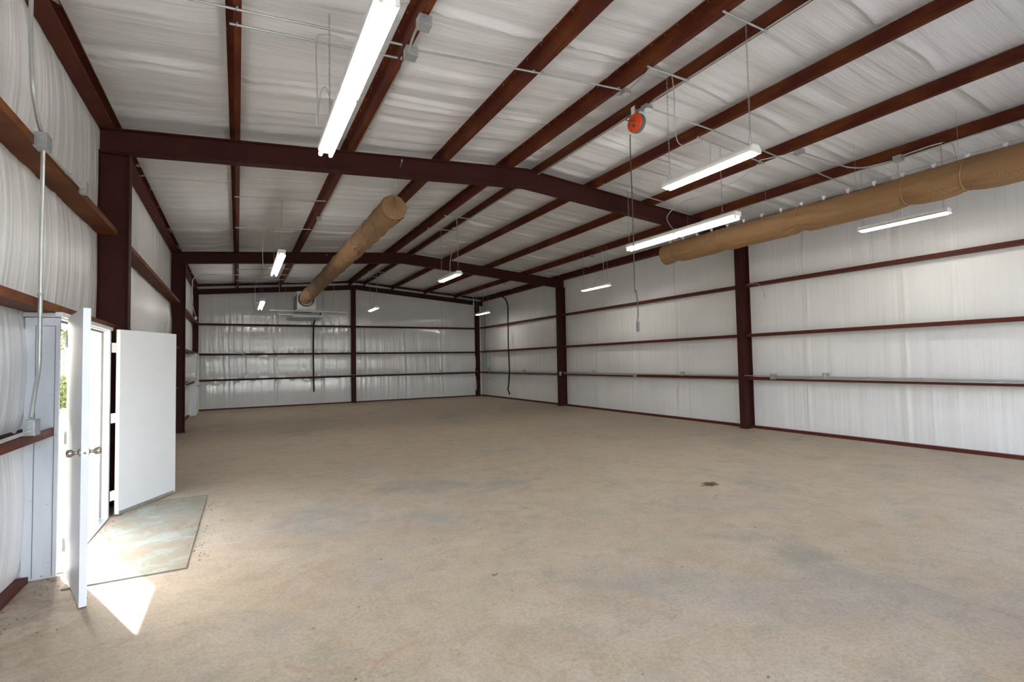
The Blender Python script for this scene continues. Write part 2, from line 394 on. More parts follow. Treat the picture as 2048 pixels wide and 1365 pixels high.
def rafter(yc, label):
    t = empty('roof_rafter', (RX, yc, 4.9), label, 'beam', 'gable rafters of the clear-span frames')
    db = lambda x: .295+.035*(min(x, W-x)/RX)                    # beam depth
    seg = [.005, RX, W-.005]
    for nm, z0, z1, fwid in (('top_flange', lambda x: zr(x)-TF, lambda x: zr(x), .16), ('bottom_flange', lambda x: zr(x)-db(x), lambda x: zr(x)-db(x)+TF, .16), ('web', lambda x: zr(x)-db(x)+TF, lambda x: zr(x)-TF, TW)):
        g = G()
        for a, b in zip(seg, seg[1:]):
            y0, y1 = yc-fwid/2, yc+fwid/2
            g.hexa([(a, y0, z0(a)), (b, y0, z0(b)), (b, y1, z0(b)), (a, y1, z0(a)), (a, y0, z1(a)), (b, y0, z1(b)), (b, y1, z1(b)), (a, y1, z1(a))])
        put(nm, g, 'frame', t)
    return t
rafter(Y1, 'dark red steel roof beam spanning the room, the nearer one')
rafter(Y2, 'dark red steel roof beam spanning the room, the one farther back')
# far end wall frame
g = G()
def sloped(g, y0, y1, lo, hi, xa=.005, xb=W-.005):
    for a, b in ((xa, RX), (RX, xb)):
        g.hexa([(a, y0, zr(a)+lo), (b, y0, zr(b)+lo), (b, y1, zr(b)+lo), (a, y1, zr(a)+lo), (a, y0, zr(a)+hi), (b, y0, zr(b)+hi), (b, y1, zr(b)+hi), (a, y1, zr(a)+hi)])
    return g
t = empty('end_wall_rafter', (RX, 22.64, 4.9), 'dark brown sloping rafter along top of far end wall', 'beam')
put('web', sloped(G(), 22.55, 22.557, -.20, -.012), 'frame', t)
put('bottom_flange', sloped(G(), 22.55, 22.62, -.205, -.197), 'frame', t)
put('top_flange', sloped(G(), 22.55, 22.62, -.012, -.002), 'frame', t)
tag(put('rake_angle', sloped(G(), 22.58, 22.6, .10, .19), 'frame'), 'dark angle under the ceiling along top of far end wall', 'angle')
def post(x, label):
    t = empty('end_wall_column', (x, 22.63, 0), label, 'column', 'columns of the far end wall')
    h = zr(x)-.21
    put('inner_flange', G().box((x-.085, 22.53, 0), (x+.085, 22.54, h)), 'frame', t)
    put('web', G().box((x-.004, 22.54, 0), (x+.004, 22.73, h)), 'frame', t)
    put('outer_flange', G().box((x-.085, 22.73, 0), (x+.085, 22.74, h)), 'frame', t)
post(.10, 'dark brown corner column of far end wall, left corner by the second door')
post(5.96, 'dark brown column at the middle of the far end wall')
post(11.90, 'dark brown corner column of far end wall, right corner')
# purlins: Z sections
ORD = ['first purlin from left wall', 'second purlin from left wall', 'third purlin from left wall', 'purlin just left of the roof ridge', 'purlin just right of the roof ridge', 'third purlin from right wall', 'second purlin from right wall', 'first purlin from right wall']
scr = None
for k, x in enumerate(PX):
    s = 1 if x < RX else -1; zb = zr(x)+.001; d = .198; t_ = .004
    prof = [(0, 0), (s*.065, 0), (s*.065, .018), (s*(.065-t_), .018), (s*(.065-t_), t_), (s*t_, t_), (s*t_, d), (-s*.065, d), (-s*.065, d-.018), (-s*(.065-t_), d-.018), (-s*(.065-t_), d-t_), (0, d-t_)]
    g = G().extrude(prof, (x, Y0+.02, zb), (x, 22.7, zb), (1, 0, 0), (0, 0, 1))
    p = put('purlin', g, 'purlin', None, (x, Y0+.02, zb))
    tag(p, 'rusty red roof purlin running front to back, '+ORD[k], 'purlin', 'roof purlins')
    if k in (1, 2, 3):
        if scr is None:
            scr = G().tube([(0, 0, 0), (0, 0, -.026)], .0028, 5)
            sm = bpy.data.meshes.new('screw'); sm.from_pydata(scr.v, [], scr.f); sm.materials.append(M['galv'])
        yy = 2.2
        while yy < 13.5:
            o = bpy.data.objects.new('screw', sm); COL.objects.link(o); o.parent = p
            o.location = (-s*.045, yy-Y0-.02, d-.004); yy += .305 if k < 3 else .2
# eave struts
for s, x0, lab in ((1, .0, 'dark red eave strut along the top of the left wall'), (-1, W, 'dark red eave strut along the top of the right wall')):
    zb = ZE+.001; t_ = .004; f = .155
    prof = [(0, 0), (s*f, 0), (s*f, .022), (s*(f-t_), .022), (s*(f-t_), t_), (s*t_, t_), (s*t_, .19), (s*(f-t_), .20), (s*(f-t_), .182), (s*f, .182), (s*f, .205), (0, .195)]
    tag(put('eave_strut', G().extrude(prof, (x0+s*.004, Y0+.02, zb), (x0+s*.004, 22.7, zb), (1, 0, 0), (0, 0, 1)), 'girt2', None, (x0, 0, zb)), lab, 'eave strut')
# wall girts (C sections lying flat): web below, lips up
def girt(p0, p1, inn, z, mt, label, cat='girt', grp='wall girts'):
    t_ = .004; d = GD; h = .066
    prof = [(0, 0), (d, 0), (d, h), (d-.018, h), (d-.018, h-t_), (d-t_, h-t_), (d-t_, t_), (t_, t_), (t_, h), (0, h)]
    z0 = z-.033
    g = G().extrude(prof, (p0[0], p0[1], z0), (p1[0], p1[1], z0), inn, (0, 0, 1))
    o = put('wall_girt', g, mt, None, (p0[0], p0[1], z0)); return tag(o, label, cat, grp)
HN = ('knee-high', 'door-head-high', 'topmost')
HN2 = ('lowest', 'middle', 'topmost')
bays = [(Y0, Y1-.082, 'nearest the camera'), (Y1+.082, Y2-.082, 'between the two steel columns'), (Y2+.082, 22.52, 'next to the far end wall')]
for i, z in enumerate(GZ):
    for a, b, nm in bays:
        girt((W-.006, a), (W-.006, b), (-1, 0, 0), z, 'girt2', 'red-brown %s girt on right wall, bay %s' % (HN2[i], nm))
for i, z in enumerate(GZ):
    for k, (a, b, nm) in enumerate(bays):
        if i == 0 and k == 0: b = 5.415
        if i == 0 and k == 2: b = 20.62
        if i == 1 and k == 0: b = Y1-.09
        girt((.006, a), (.006, b), (1, 0, 0), z, 'girt' if i else 'girt2', 'rusty red %s girt on left wall, bay %s' % (HN2[i], nm))
for i, z in enumerate((1.155, 2.15, 3.32)):
    for a, b, nm in ((.19, 5.87, 'left'), (6.05, 11.81, 'right')):
        girt((a, 22.74), (b, 22.74), (0, -1, 0), z, 'frame', 'dark brown %s girt on far end wall, %s half' % (HN2[i], nm))

# ------------------------------------------------------------------ door_1: pair of white doors
d1 = empty('door_1', (.1, 6.3, 0), 'open pair of white metal doors in the left wall', kind='structure')
g = G().box((.02, 5.385, 0), (.235, 5.415, 2.09))
put('jamb_liner', g, 'jamb', d1, bevel=.003)
g = G()
for xx in (.085, .205): g.box((xx, 5.3825, .02), (xx+.004, 5.386, 2.02))
g.box((.085, 5.3825, 2.02), (.209, 5.386, 2.024)); put('jamb_groove', g, 'dgrey', d1)
def frame_side(y0, y1):
    return G().box((-.075, y0, 0), (.222, y1, 2.10))
put('door_frame', frame_side(5.416, 5.455), 'white', d1, bevel=.003)
put('door_frame', G().box((-.075, 7.14, 0), (.25, 7.20, 2.10)), 'white', d1, bevel=.003)
put('door_frame', G().box((-.075, 5.416, 2.085), (.222, 7.20, 2.134)), 'white', d1, bevel=.003)
put('door_stop', G().box((.175, 7.122, .02), (.19, 7.14, 2.085)), 'grey', d1)
put('door_stop', G().box((.175, 5.455, 2.066), (.19, 7.14, 2.085)), 'grey', d1)
put('threshold', G().box((-.10, 5.455, -.005), (.26, 7.14, .012)), 'galv', d1)
put('header_plate', G().box((.204, 5.385, 2.10), (.2505, 7.30, 2.137)), 'jamb', d1)
put('jamb_liner', G().box((.02, 7.205, 0), (.20, 7.24, 2.09)), 'frame', d1)
g = G().box((.253, 6.0, 2.09), (.272, 6.05, 2.13)); put('strike_latch', g, 'hinge', d1)
def leaf(hx, hy, dx, dy, L, z0, z1, side, knobs):
    L_ = math.hypot(dx, dy); u = Vector((dx/L_, dy/L_, 0)); nrm = Vector((-u.y, u.x, 0))*side; h = Vector((hx, hy, 0)); T = .044
    def P(a, b, z): return h+u*a+nrm*b+Vector((0, 0, z))
    def bx(a0, a1, b0, b1, za, zb): return G().hexa([P(a0, b0, za), P(a1, b0, za), P(a1, b1, za), P(a0, b1, za), P(a0, b0, zb), P(a1, b0, zb), P(a1, b1, zb), P(a0, b1, zb)])
    o = put('door_leaf', bx(.012, L, 0, T, z0, z1), 'door', d1, (hx, hy, 0), bevel=.002)
    for zz in (.18, 1.05, 1.85):
        kn = G().tube([P(.004, -.006, zz), P(.004, -.006, zz+.11)], .009, 8)
        kn2 = bx(-.05, .035, -.004, -.001, zz, zz+.11); kn.add(kn2.v, kn2.f)
        put('hinge', kn, 'hinge', d1, (hx, hy, 0)).parent = o
        bpy.data.objects[-1] if False else None
    return o, P, nrm, u, T
def fixparent(ch, par):
    pass
def leaf_children(o): return [c for c in bpy.data.objects if c.parent == o]
def under(child, par):
    # child built with world coordinates relative to its own location; seat it under a part
    wl_ = Vector(child.location)
    child.parent = par; child.location = wl_
lf1, P1, n1, u1, T1 = leaf(.270, 5.44, .281, -.868, .912, .012, 2.10, 1, True)
for c in leaf_children(lf1): c.location = (0, 0, 0)
lf2, P2, n2, u2_, T2 = leaf(.285, 7.222, .467, .888, 1.0, .02, 2.115, -1, False)
for c in leaf_children(lf2): c.location = (0, 0, 0)
# knob set on leaf 1
kz = 1.075
for sd, b0 in ((-1, 0), (1, T1)):
    c = P1(.852, b0, kz); ax = n1*sd
    g = G().lathe([(0, .031), (.006, .031), (.009, .02), (.012, .0125), (.03, .0125), (.036, .018), (.045, .0265), (.058, .029), (.068, .026), (.074, .017), (.077, .004)], c, ax, 24)
    o = put('door_knob', g, 'nickel', None, (0, 0, 0)); o.parent = lf1; o.location = -Vector((.270, 5.44, 0))
g = G().hexa([P1(.911, .010, kz-.03), P1(.9135, .010, kz-.03), P1(.9135, .034, kz-.03), P1(.911, .034, kz-.03), P1(.911, .010, kz+.03), P1(.9135, .010, kz+.03), P1(.9135, .034, kz+.03), P1(.911, .034, kz+.03)])
g.lathe([(0, .009), (.009, .008), (.0095, .001)], P1(.9135, .022, kz), u1, 12)
o = put('latch', g, 'nickel', None, (0, 0, 0)); o.parent = lf1; o.location = -Vector((.270, 5.44, 0))
g = G().hexa([P2(.02, -.004, .012), P2(.97, -.004, .012), P2(.97, T2+.004, .012), P2(.02, T2+.004, .012), P2(.02, -.004, .05), P2(.97, -.004, .05), P2(.97, T2+.004, .05), P2(.02, T2+.004, .05)])
o = put('door_sweep', g, 'galv', None, (0, 0, 0)); o.parent = lf2; o.location = -Vector((.285, 7.222, 0))

# ------------------------------------------------------------------ door_2 at the far end of the left wall (shut)
d2 = empty('door_2', (.1, 21.2, 0), 'shut white metal door in the far end of the left wall', kind='structure')
put('jamb_liner', G().box((.02, 20.60, 0), (.245, 20.63, 2.13)), 'jamb', d2)
put('door_frame', G().box((-.06, 20.631, 0), (.25, 20.66, 2.12)), 'white', d2)
put('door_frame', G().box((-.06, 21.86, 0), (.25, 21.90, 2.12)), 'white', d2)
put('door_frame', G().box((-.06, 20.631, 2.10), (.25, 21.9, 2.15)), 'white', d2)
lf = put('door_leaf', G().box((.20, 20.665, .01), (.244, 21.855, 2.095)), 'door', d2)
for zz in (.2, 1.05, 1.8):
    o = put('hinge', G().box((.244, 21.80, zz), (.262, 21.90, zz+.11)), 'hinge', None); o.parent = lf; o.location = (-.1+.0, -21.2, 0); o.location = Vector((0, 0, 0))-Vector(lf.location)-Vector(d2.location)
g = G().lathe([(0, .03), (.006, .03), (.01, .012), (.03, .012), (.04, .024), (.055, .028), (.07, .02), (.075, .002)], (.244, 20.75, 1.02), (1, 0, 0), 16)
g.lathe([(0, .03), (.012, .03), (.02, .012)], (.244, 20.75, 1.16), (1, 0, 0), 16)
o = put('door_knob', g, 'nickel', None); o.parent = lf; o.location = -Vector(d2.location)-Vector(lf.location)

# ------------------------------------------------------------------ floor sheet and litter
g = G().box((-.40, -1.345, 0), (.40, 1.345, .011))
o = put('floor_sheet', g, 'mat', bevel=.002); o.location = (.76, 6.375, .0); o.rotation_euler = (0, 0, R(-.6))
tag(o, 'weathered grey green sheet of board on the floor inside the open doors', 'mat')
g = G()
for k in range(260):
    x = random.choice((random.gauss(.30, .12), random.gauss(1.22, .05), random.gauss(.18, .1)))
    y = random.uniform(4.2, 7.6) if x < .9 else random.uniform(5.1, 7.3)
    if x < .1: continue
    a = random.uniform(0, 6.28); l = random.uniform(.003, .011); wd = l*random.uniform(.3, .6); z = .014 if .36 < x < 1.16 and y > 5.03 else .003
    c, s_ = math.cos(a), math.sin(a); q = [(-l, 0, 0), (0, -wd, .003), (l, 0, .001), (0, wd, .004)]
    g.add([(x+c*p-s_*r_, y+s_*p+c*r_, z+h) for p, r_, h in q]+[(x+c*p-s_*r_, y+s_*p+c*r_, z+h+.002) for p, r_, h in q], [(0, 1, 2, 3), (4, 5, 6, 7)])
tag(put('leaf_litter', g, 'dleaf'), 'scattered dry leaf crumbs on the floor around the open doors', 'leaf litter', kind='stuff')
g = G()
for k in range(90):
    x = 6.955+random.gauss(0, .035)+.0; y = 4.63+random.gauss(0, .03); a = random.uniform(0, 6.28); l = random.uniform(.02, .06); z = .004+random.random()*.03
    g.tube([(x-math.cos(a)*l, y-math.sin(a)*l, z*.4+.002), (x, y, z), (x+math.cos(a)*l*.8, y+math.sin(a)*l*.8, z*.5+.002)], .003, 4)
g.tube([(6.87, 4.60, .004), (6.78, 4.64, .006)], .004, 4)
tag(put('leaf_clump', g, 'dleaf'), 'small dry clump of brown leaves and twigs lying on open floor', 'debris')

# ------------------------------------------------------------------ light fixtures
def cable(pts, r=.006, n=6): return G().tube(smooth(pts, n), r, 7)
def strip8(x, y, z, label, cord, hang, ch=(.3, 2.14)):
    t = empty('tandem_strip_light', (x, y, z), label, 'light fixture', 'eight-foot strip lights')
    L = 2.44
    prof = [(-.054, 0), (.054, 0), (.066, .022), (.066, .07), (-.066, .07), (-.066, .022)]
    hs_ = put('housing', G().extrude(prof, (x, y, z+.03), (x, y+L, z+.03), (1, 0, 0), (0, 0, 1)), 'white', t, (x, y, z+.03))
    for h in (0, 1):
        for s in (-1, 1):
            a = y+.025+h*1.22; b = a+1.17
            xx = x+s*.047
            lp = G().tube([(xx, a+.012, z), (xx, b-.012, z)], .0185, 12); put('lamp_tube', lp, 'tube', t, (xx, a, z))
            for e in (a, b):
                put('lamp_socket', G().box((xx-.013, e-.010, z-.015), (xx+.013, e+.006, z+.032)), 'hinge', hs_, (xx, e, z))
    for c in ch:
        zt_ = hang(y+c)
        g = G().chain((x, y+c, z+.20), (x, y+c, zt_)); g.tube([(x-.055, y+c, z+.10), (x, y+c, z+.20), (x+.055, y+c, z+.10)], .0025, 5)
        put('hanging_chain', g, 'galv', t, (x, y+c, z+.1))
    if cord: put('power_cord', cable(cord), 'gcable', t, cord[0])
    return t
def strip4(x, y, z, label, cord, ztop, wrap=False, grp='four-foot lights'):
    t = empty('shop_light', (x, y, z), label, 'light fixture', grp)
    L = 1.22
    if wrap:
        prof = [(-.085, -.005), (-.06, .0), (-.06, .014), (.06, .014), (.06, 0), (.085, -.005), (.085, .03), (.05, .075), (-.05, .075), (-.085, .03)]
    else:
        prof = [(-.10, -.012), (-.045, .016), (.045, .016), (.10, -.012), (.103, -.008), (.048, .03), (.04, .065), (-.04, .065), (-.048, .03), (-.103, -.008)]
    hs_ = put('housing', G().extrude(prof, (x, y, z+.012), (x, y+L, z+.012), (1, 0, 0), (0, 0, 1)), 'white', t, (x, y, z))
    for s in (-1, 1):
        xx = x+s*.032
        put('lamp_tube', G().tube([(xx, y+.03, z), (xx, y+L-.03, z)], .017, 12), 'tubew', t, (xx, y, z))
        for e in (y+.02, y+L-.02):
            put('lamp_socket', G().box((xx-.012, e-.008, z-.012), (xx+.012, e+.008, z+.028)), 'hinge', hs_, (xx, e, z))
    for e in (y-.001, y+L-.005):
        g = G().extrude([(-.085, 0), (.085, 0), (.06, .065), (-.06, .065)], (x, e, z+.006), (x, e+.006, z+.006), (1, 0, 0), (0, 0, 1)); put('end_cap', g, 'white', hs_, (x, e, z))
    for c in (.06, L-.06):
        g = G().chain((x, y+c, z+.22), (x, y+c, ztop)); g.tube([(x-.05, y+c, z+.07), (x, y+c, z+.22), (x+.05, y+c, z+.07)], .0025, 5)
        put('hanging_chain', g, 'galv', t, (x, y+c, z+.1))
    if cord: put('power_cord', cable(cord), 'gcable', t, cord[0])
    return t
ZL = 3.74
zl = zr(2.25)
strip8(2.27, 2.76, ZL, 'large near strip light with four glowing tubes, hanging at top left', [(2.40, 4.90, 4.80), (2.22, 4.92, 4.80), (2.16, 4.95, 4.72), (2.17, 4.98, 4.2), (2.17, 5.02, 3.95), (2.20, 4.98, 4.25), (2.25, 4.95, 4.30), (2.29, 4.9, 4.1), (2.28, 4.8, 3.84)], lambda y: zc(2.27)-.02)
strip8(2.235, 10.25, ZL, 'strip light hanging left of the tan duct, in front of far roof beam', [(2.15, 12.66, 4.80), (2.02, 12.66, 4.6), (2.0, 12.6, 4.2), (2.03, 12.4, 3.85), (2.20, 12.2, 3.84)], lambda y: zr(2.2)-.02, (.06, 2.36))
strip8(2.22, 18.1, ZL, 'small strip light hanging near the far end wall, left of the air handler', [(2.15, 19.2, 4.78), (2.04, 19.2, 4.4), (2.03, 19.2, 3.9), (2.18, 19.2, 3.84)], lambda y: zr(2.2)-.02, (.06, 2.36))
zm = zr(6.1)-.04
strip4(6.14, 3.22, ZL, 'white box light hanging on chains beside the orange cord reel', [(6.14, 4.30, zm), (6.17, 4.30, 4.9), (6.16, 4.27, 4.3), (6.16, 4.05, 4.15), (6.15, 3.85, 4.14), (6.14, 3.78, 4.05), (6.14, 3.78, 3.83)], zm, True)
strip4(6.09, 10.93, ZL, 'small shop light hanging in front of far roof beam, right of tan duct end', [(6.05, 10.98, zm), (6.10, 11.0, 4.7), (6.10, 11.15, 4.45), (6.10, 11.42, 4.30), (6.09, 11.5, 4.1), (6.09, 11.5, 3.83)], zm, True)
strip4(6.06, 18.75, ZL, 'tiny shop light hanging in front of middle column of far end wall', [(6.05, 18.8, zm), (6.08, 18.9, 4.5), (6.1, 19.2, 4.3), (6.08, 19.35, 4.2), (6.06, 19.35, 3.83)], zm, True)
strip4(10.74, 3.35, ZL, 'white shop light hanging below the big tan duct on the right', [(10.70, 3.95, 4.78), (10.72, 3.97, 4.2), (10.74, 3.96, 3.83)], zr(10.7)+.1)
strip4(10.62, 10.98, ZL, 'shop light hanging in front of right wall, left of the hanging grey cord', [(10.5, 11.1, 4.75), (10.58, 11.15, 4.3), (10.62, 11.3, 4.05), (10.62, 11.55, 4.0), (10.62, 11.6, 3.83)], zr(10.7)+.1)
strip4(10.78, 19.0, ZL, 'tiny shop light hanging in the far right corner', [(10.6, 19.3, 4.75), (10.75, 19.4, 4.2), (10.78, 19.5, 3.83)], zr(10.7)+.1)
t8 = strip8(8.12, 4.93, ZL+.02, 'long strip light with tandem tubes hanging in front of end of big tan duct', [(9.0, 5.15, 4.84), (8.9, 5.2, 4.75), (8.45, 5.22, 4.45), (8.14, 5.6, 4.30), (8.12, 6.0, 4.30), (8.12, 6.35, 4.15), (8.12, 6.2, 3.86)], lambda y: zr(8.1)-.04, (.28, 2.40))

# ------------------------------------------------------------------ conduit, straps, boxes
def strap_at(t, p, d=(1, 0, 0), r=.011):
    p = Vector(p); d = Vector(d).normalized()
    g = G().lathe([(-.008, r+.002), (-.008, r+.004), (.008, r+.004), (.008, r+.002)], p, d, 10)
    sd = d.cross(Vector((0, 0, 1))); sd = sd.normalized() if sd.length > .1 else Vector((0, 1, 0))
    q = p+sd*(r+.014); g.box((q.x-.009, q.y-.009, q.z-.002), (q.x+.009, q.y+.009, q.z+.008)); put('conduit_strap', g, 'galv', t, p)
def conduit(pts, label, straps=(), r=.011, name='conduit', cat='conduit', bend=True, group='metal conduit runs', m='cond'):
    P_ = [Vector(p) for p in pts]
    if bend and len(P_) > 2:            # round each corner
        Q = [P_[0]]
        for i in range(1, len(P_)-1):
            a, b, c = P_[i-1], P_[i], P_[i+1]; rr = min(.12, (a-b).length*.45, (c-b).length*.45)
            s0 = b+(a-b).normalized()*rr; s1 = b+(c-b).normalized()*rr
            for k in range(7): u = k/6; Q.append(s0*(1-u)**2+b*2*u*(1-u)+s1*u*u)
        P_ = Q+[P_[-1]]
    t = empty(name, P_[0], label, cat, group)
    put('pipe', G().tube(P_, r, 10), m, t, P_[0])
    for s, d in straps: strap_at(t, s, d, r)
    return t
def jbox(c, sz, label, cover=(0, 0, -1), m='galv', outlet=False, grp='junction boxes', slots=True):
    c = Vector(c); h = Vector(sz)/2
    t = empty('junction_box' if not outlet else 'outlet_box', c, label, 'electrical box', grp)
    put('box_body', G().box(c-h, c+h), m, t, c, bevel=.003)
    d = Vector(cover); a = [i for i in range(3) if abs(d[i]) > .5][0]; s = 1 if d[a] > 0 else -1
    lo, hi = c-h*1.04, c+h*1.04; lo[a] = c[a]+s*h[a] if s > 0 else c[a]-h[a]-.004; hi[a] = lo[a]+.004
    cv = put('cover_plate', G().box(lo, hi), m, t, c, bevel=.0015)
    if outlet:
        g = G()
        for zz in (-.02, .02):
            q0 = [0, 0, 0]; q1 = [0, 0, 0]
            oth = [i for i in range(3) if i != a and i != 2][0]
            q0[a] = (hi[a] if s > 0 else lo[a]-.003); q1[a] = q0[a]+.003
            q0[oth] = c[oth]-.017; q1[oth] = c[oth]+.017; q0[2] = c.z+zz-.014; q1[2] = c.z+zz+.014; g.box(q0, q1)
        put('receptacle', g, 'ivory', cv, c)
    return t
zu = lambda x: zr(x)-.014
def P(x, y, o=0): return (x, y, zu(x)+o)
ch = (1, 0, SL); chn = (1, 0, -SL); Yd = (0, 1, 0)
conduit([(.05, 4.83, 4.63), P(1.1, 4.83), P(2.96, 4.85)], 'silver conduit crossing the ceiling at top left, passing behind the near strip light', [(P(1.5, 4.83), ch)])
conduit([P(1.44, 5.06), P(2.98, 5.09)], 'short silver conduit just below another, hung behind the near strip light', [(P(1.5, 5.06), ch), (P(3.02, 5.09, 0), ch)], bend=False)
conduit([P(3.06, 5.05, .0), (3.055, 5.16, zu(3.05)-.0), (3.085, 5.35, zu(3.08)+.02), (3.085, 7.7, zu(3.08)+.02)], 'thin grey conduit running down the second purlin to the near roof beam', [((3.085, 5.75, zu(3.08)+.02), Yd), ((3.085, 6.9, zu(3.08)+.02), Yd)], r=.009)
jbox(P(3.03, 4.38, -.045), (.12, .12, .09), 'square steel box on second purlin, higher of two at top of picture')
jbox(P(3.06, 4.89, -.045), (.12, .12, .09), 'square steel box on second purlin, lower of two beside near strip light')
conduit([P(3.0, 4.45, -.03), P(3.01, 4.62, -.02), P(3.03, 4.83, -.03)], 'short bent conduit joining the two steel boxes on the second purlin', r=.012)
conduit([P(3.12, 4.86, -.02), P(4.56, 4.85), P(5.80, 4.84, -.0)], 'long grey conduit crossing the ceiling from second purlin to the ridge', [(P(4.50, 4.85), ch), (P(4.62, 4.85), ch), (P(5.75, 4.84), ch)], bend=False)
jbox(P(5.88, 4.84, -.03), (.10, .10, .055), 'small steel box under the purlin left of the ridge')
conduit([P(5.86, 4.92, -.02), P(5.85, 5.0, -.0), P(5.83, 5.08, .0)], 'short flexible whip below the small ridge box', m='gcable', r=.010)
conduit([P(5.89, 4.79, -.02), P(5.88, 4.62, -.01), P(5.84, 4.42, 0), P(5.79, 4.30, 0)], 'curved flexible whip rising from the small ridge box to the hanger bar', m='gcable', r=.012)
def bar(xa, xb, y, label, w_=.02, straps=True):
    t = empty('hanger_bar', (xa, y, zr(xa)-.02), label, 'hanger bar', 'hanger bars under the purlins')
    n_ = [(xa, zr(xa)), (xb, zr(xb))]
    if xa < RX < xb: z = zr(xa)-.004; n_ = [(xa, z), (xb, z)]
    (a, za), (b, zb) = n_
    put('bar', G().tube([(a, y, za-.016), (b, y, zb-.016)], w_/2+.001, 8), 'cond', t, (a, y, za))
    for x_, z_ in ((a+.03, za+(zb-za)*.03), (b-.03, zb)): put('bolt', G().tube([(x_, y, z_-.036), (x_, y, z_+.004)], .006, 6), 'galv', t, (x_, y, z_))
    return t
bar(5.74, 6.42, 3.24, 'hanger bar between the ridge purlins at the top edge of the picture')
bar(5.74, 6.42, 4.29, 'hanger bar between the ridge purlins above the orange cord reel', .024)
bar(7.62, 9.20, 5.21, 'long thin hanger bar above the long strip light, the nearer of two')
bar(7.62, 9.20, 7.45, 'long thin hanger bar above the long strip light, next to the near roof beam')
bar(1.45, 3.03, 10.31, 'hanger bar between left purlins above second strip light, the nearer one')
bar(1.45, 3.03, 12.62, 'hanger bar between the left purlins above second strip light, by the far roof beam')
bar(1.45, 3.03, 18.12, 'far hanger bar between left purlins behind the far roof beam, the nearer of two')
bar(1.45, 3.03, 20.45, 'far hanger bar between left purlins close to far end wall')
bar(5.74, 6.42, 10.95, 'hanger bar between ridge purlins above small middle shop light, nearer one')
bar(5.74, 6.42, 12.15, 'hanger bar between ridge purlins above small middle shop light, the farther')
bar(5.74, 6.42, 18.8, 'tiny ridge hanger bar above light by middle end wall column, the nearer')
bar(5.74, 6.42, 19.9, 'tiny ridge hanger bar above light by middle end wall column, the farther')
jb = jbox(P(6.37, 4.97, -.05), (.11, .11, .06), 'round-cornered steel box above the orange cord reel')
conduit([P(6.45, 4.97, -.04), P(7.6, 4.95, -.0), P(11.3, 4.93, -.0)], 'long grey conduit crossing the ceiling from cord reel box to right wall', [(P(7.64, 4.95), chn), (P(9.16, 4.94), chn), (P(10.68, 4.93), chn)], bend=False)
e0 = lambda y: (6.385, y, zr(6.4)-.012)
conduit([e0(Y0+.1), e0(4.35), (6.34, 4.75, zr(6.4)-.035), (6.35, 4.90, zr(6.4)-.05)], 'long grey conduit along purlin right of the ridge, between camera and cord reel', [(e0(3.7), Yd), (e0(4.3), Yd)])
conduit([(6.35, 5.03, zr(6.4)-.045), (6.36, 5.2, zr(6.4)-.02), e0(5.5), e0(22.2)], 'long grey conduit along purlin right of the ridge, from cord reel to far end wall', [(e0(6.3), Yd), (e0(8.8), Yd)])
jbox((6.37, 11.9, zr(6.4)-.045), (.10, .10, .06), 'small steel box at the ridge above the small middle shop light')
jbox((6.37, 19.3, zr(6.4)-.045), (.10, .10, .06), 'small steel box at the ridge near the far end wall')
jbox((3.06, 11.5, zr(3.0)-.04), (.09, .09, .06), 'small steel box on second purlin left of the tan duct')
jbox(P(9.20, 4.62, -.03), (.08, .14, .055), 'small steel box on second purlin from the right')
conduit([P(9.24, 4.62, -.02), P(10.1, 4.58, -.0), P(10.45, 4.53, -.0), P(10.58, 4.38, -.02), P(10.60, 4.0, -.04)], 'bent grey conduit from small box to larger box on the right purlin', [(P(10.4, 4.54), Yd)])
conduit([P(9.0, 5.16, -.02), P(9.08, 4.95, -.02), P(9.19, 4.70, -.03)], 'flexible whip from hanger bar to the small box on right side', m='gcable', r=.008)
jbox((10.60, 3.90, zr(10.7)-.04), (.11, .12, .085), 'larger steel box on first purlin from right wall, above big tan duct')
h0 = lambda y: (10.69, y, zr(10.7)-.012)
conduit([h0(Y0+.1), h0(3.2), (10.66, 3.6, zr(10.7)-.03), (10.64, 3.83, zr(10.7)-.045)], 'grey conduit along first purlin from right wall, at upper right edge', [(h0(2.9), Yd)])
conduit([(10.64, 3.97, zr(10.7)-.05), h0(4.4), h0(22.0)], 'grey conduit along first purlin from right wall, running to far end', [(h0(4.6), Yd), (h0(6.4), Yd), (h0(9.0), Yd)])
conduit([(10.58, 3.83, zr(10.7)-.02), (10.60, 3.45, zr(10.7)+.0), (10.75, 3.28, zr(10.7)+.03), (10.95, 3.28, 4.5), (10.97, 3.30, 4.2)], 'curved conduit dropping from the right box down behind the big tan duct', [((10.59, 3.60, zr(10.7)-.01), Yd)])
jbox((10.66, 11.75, zr(10.7)-.045), (.09, .09, .07), 'small steel box on right purlin above the shop light by the right wall')
jbox((10.66, 17.3, zr(10.7)-.045), (.09, .09, .06), 'small steel box on right purlin behind the far roof beam')
conduit([(.24, 20.3, 3.40), (.23, 19.0, 3.72), (.23, 18.92, 4.50), (.42, 18.95, 4.66), (1.45, 19.2, zu(1.45)), (3.05, 19.35, zu(3.05))], 'thin conduit rising behind the far left column and bending along the ceiling', r=.012)
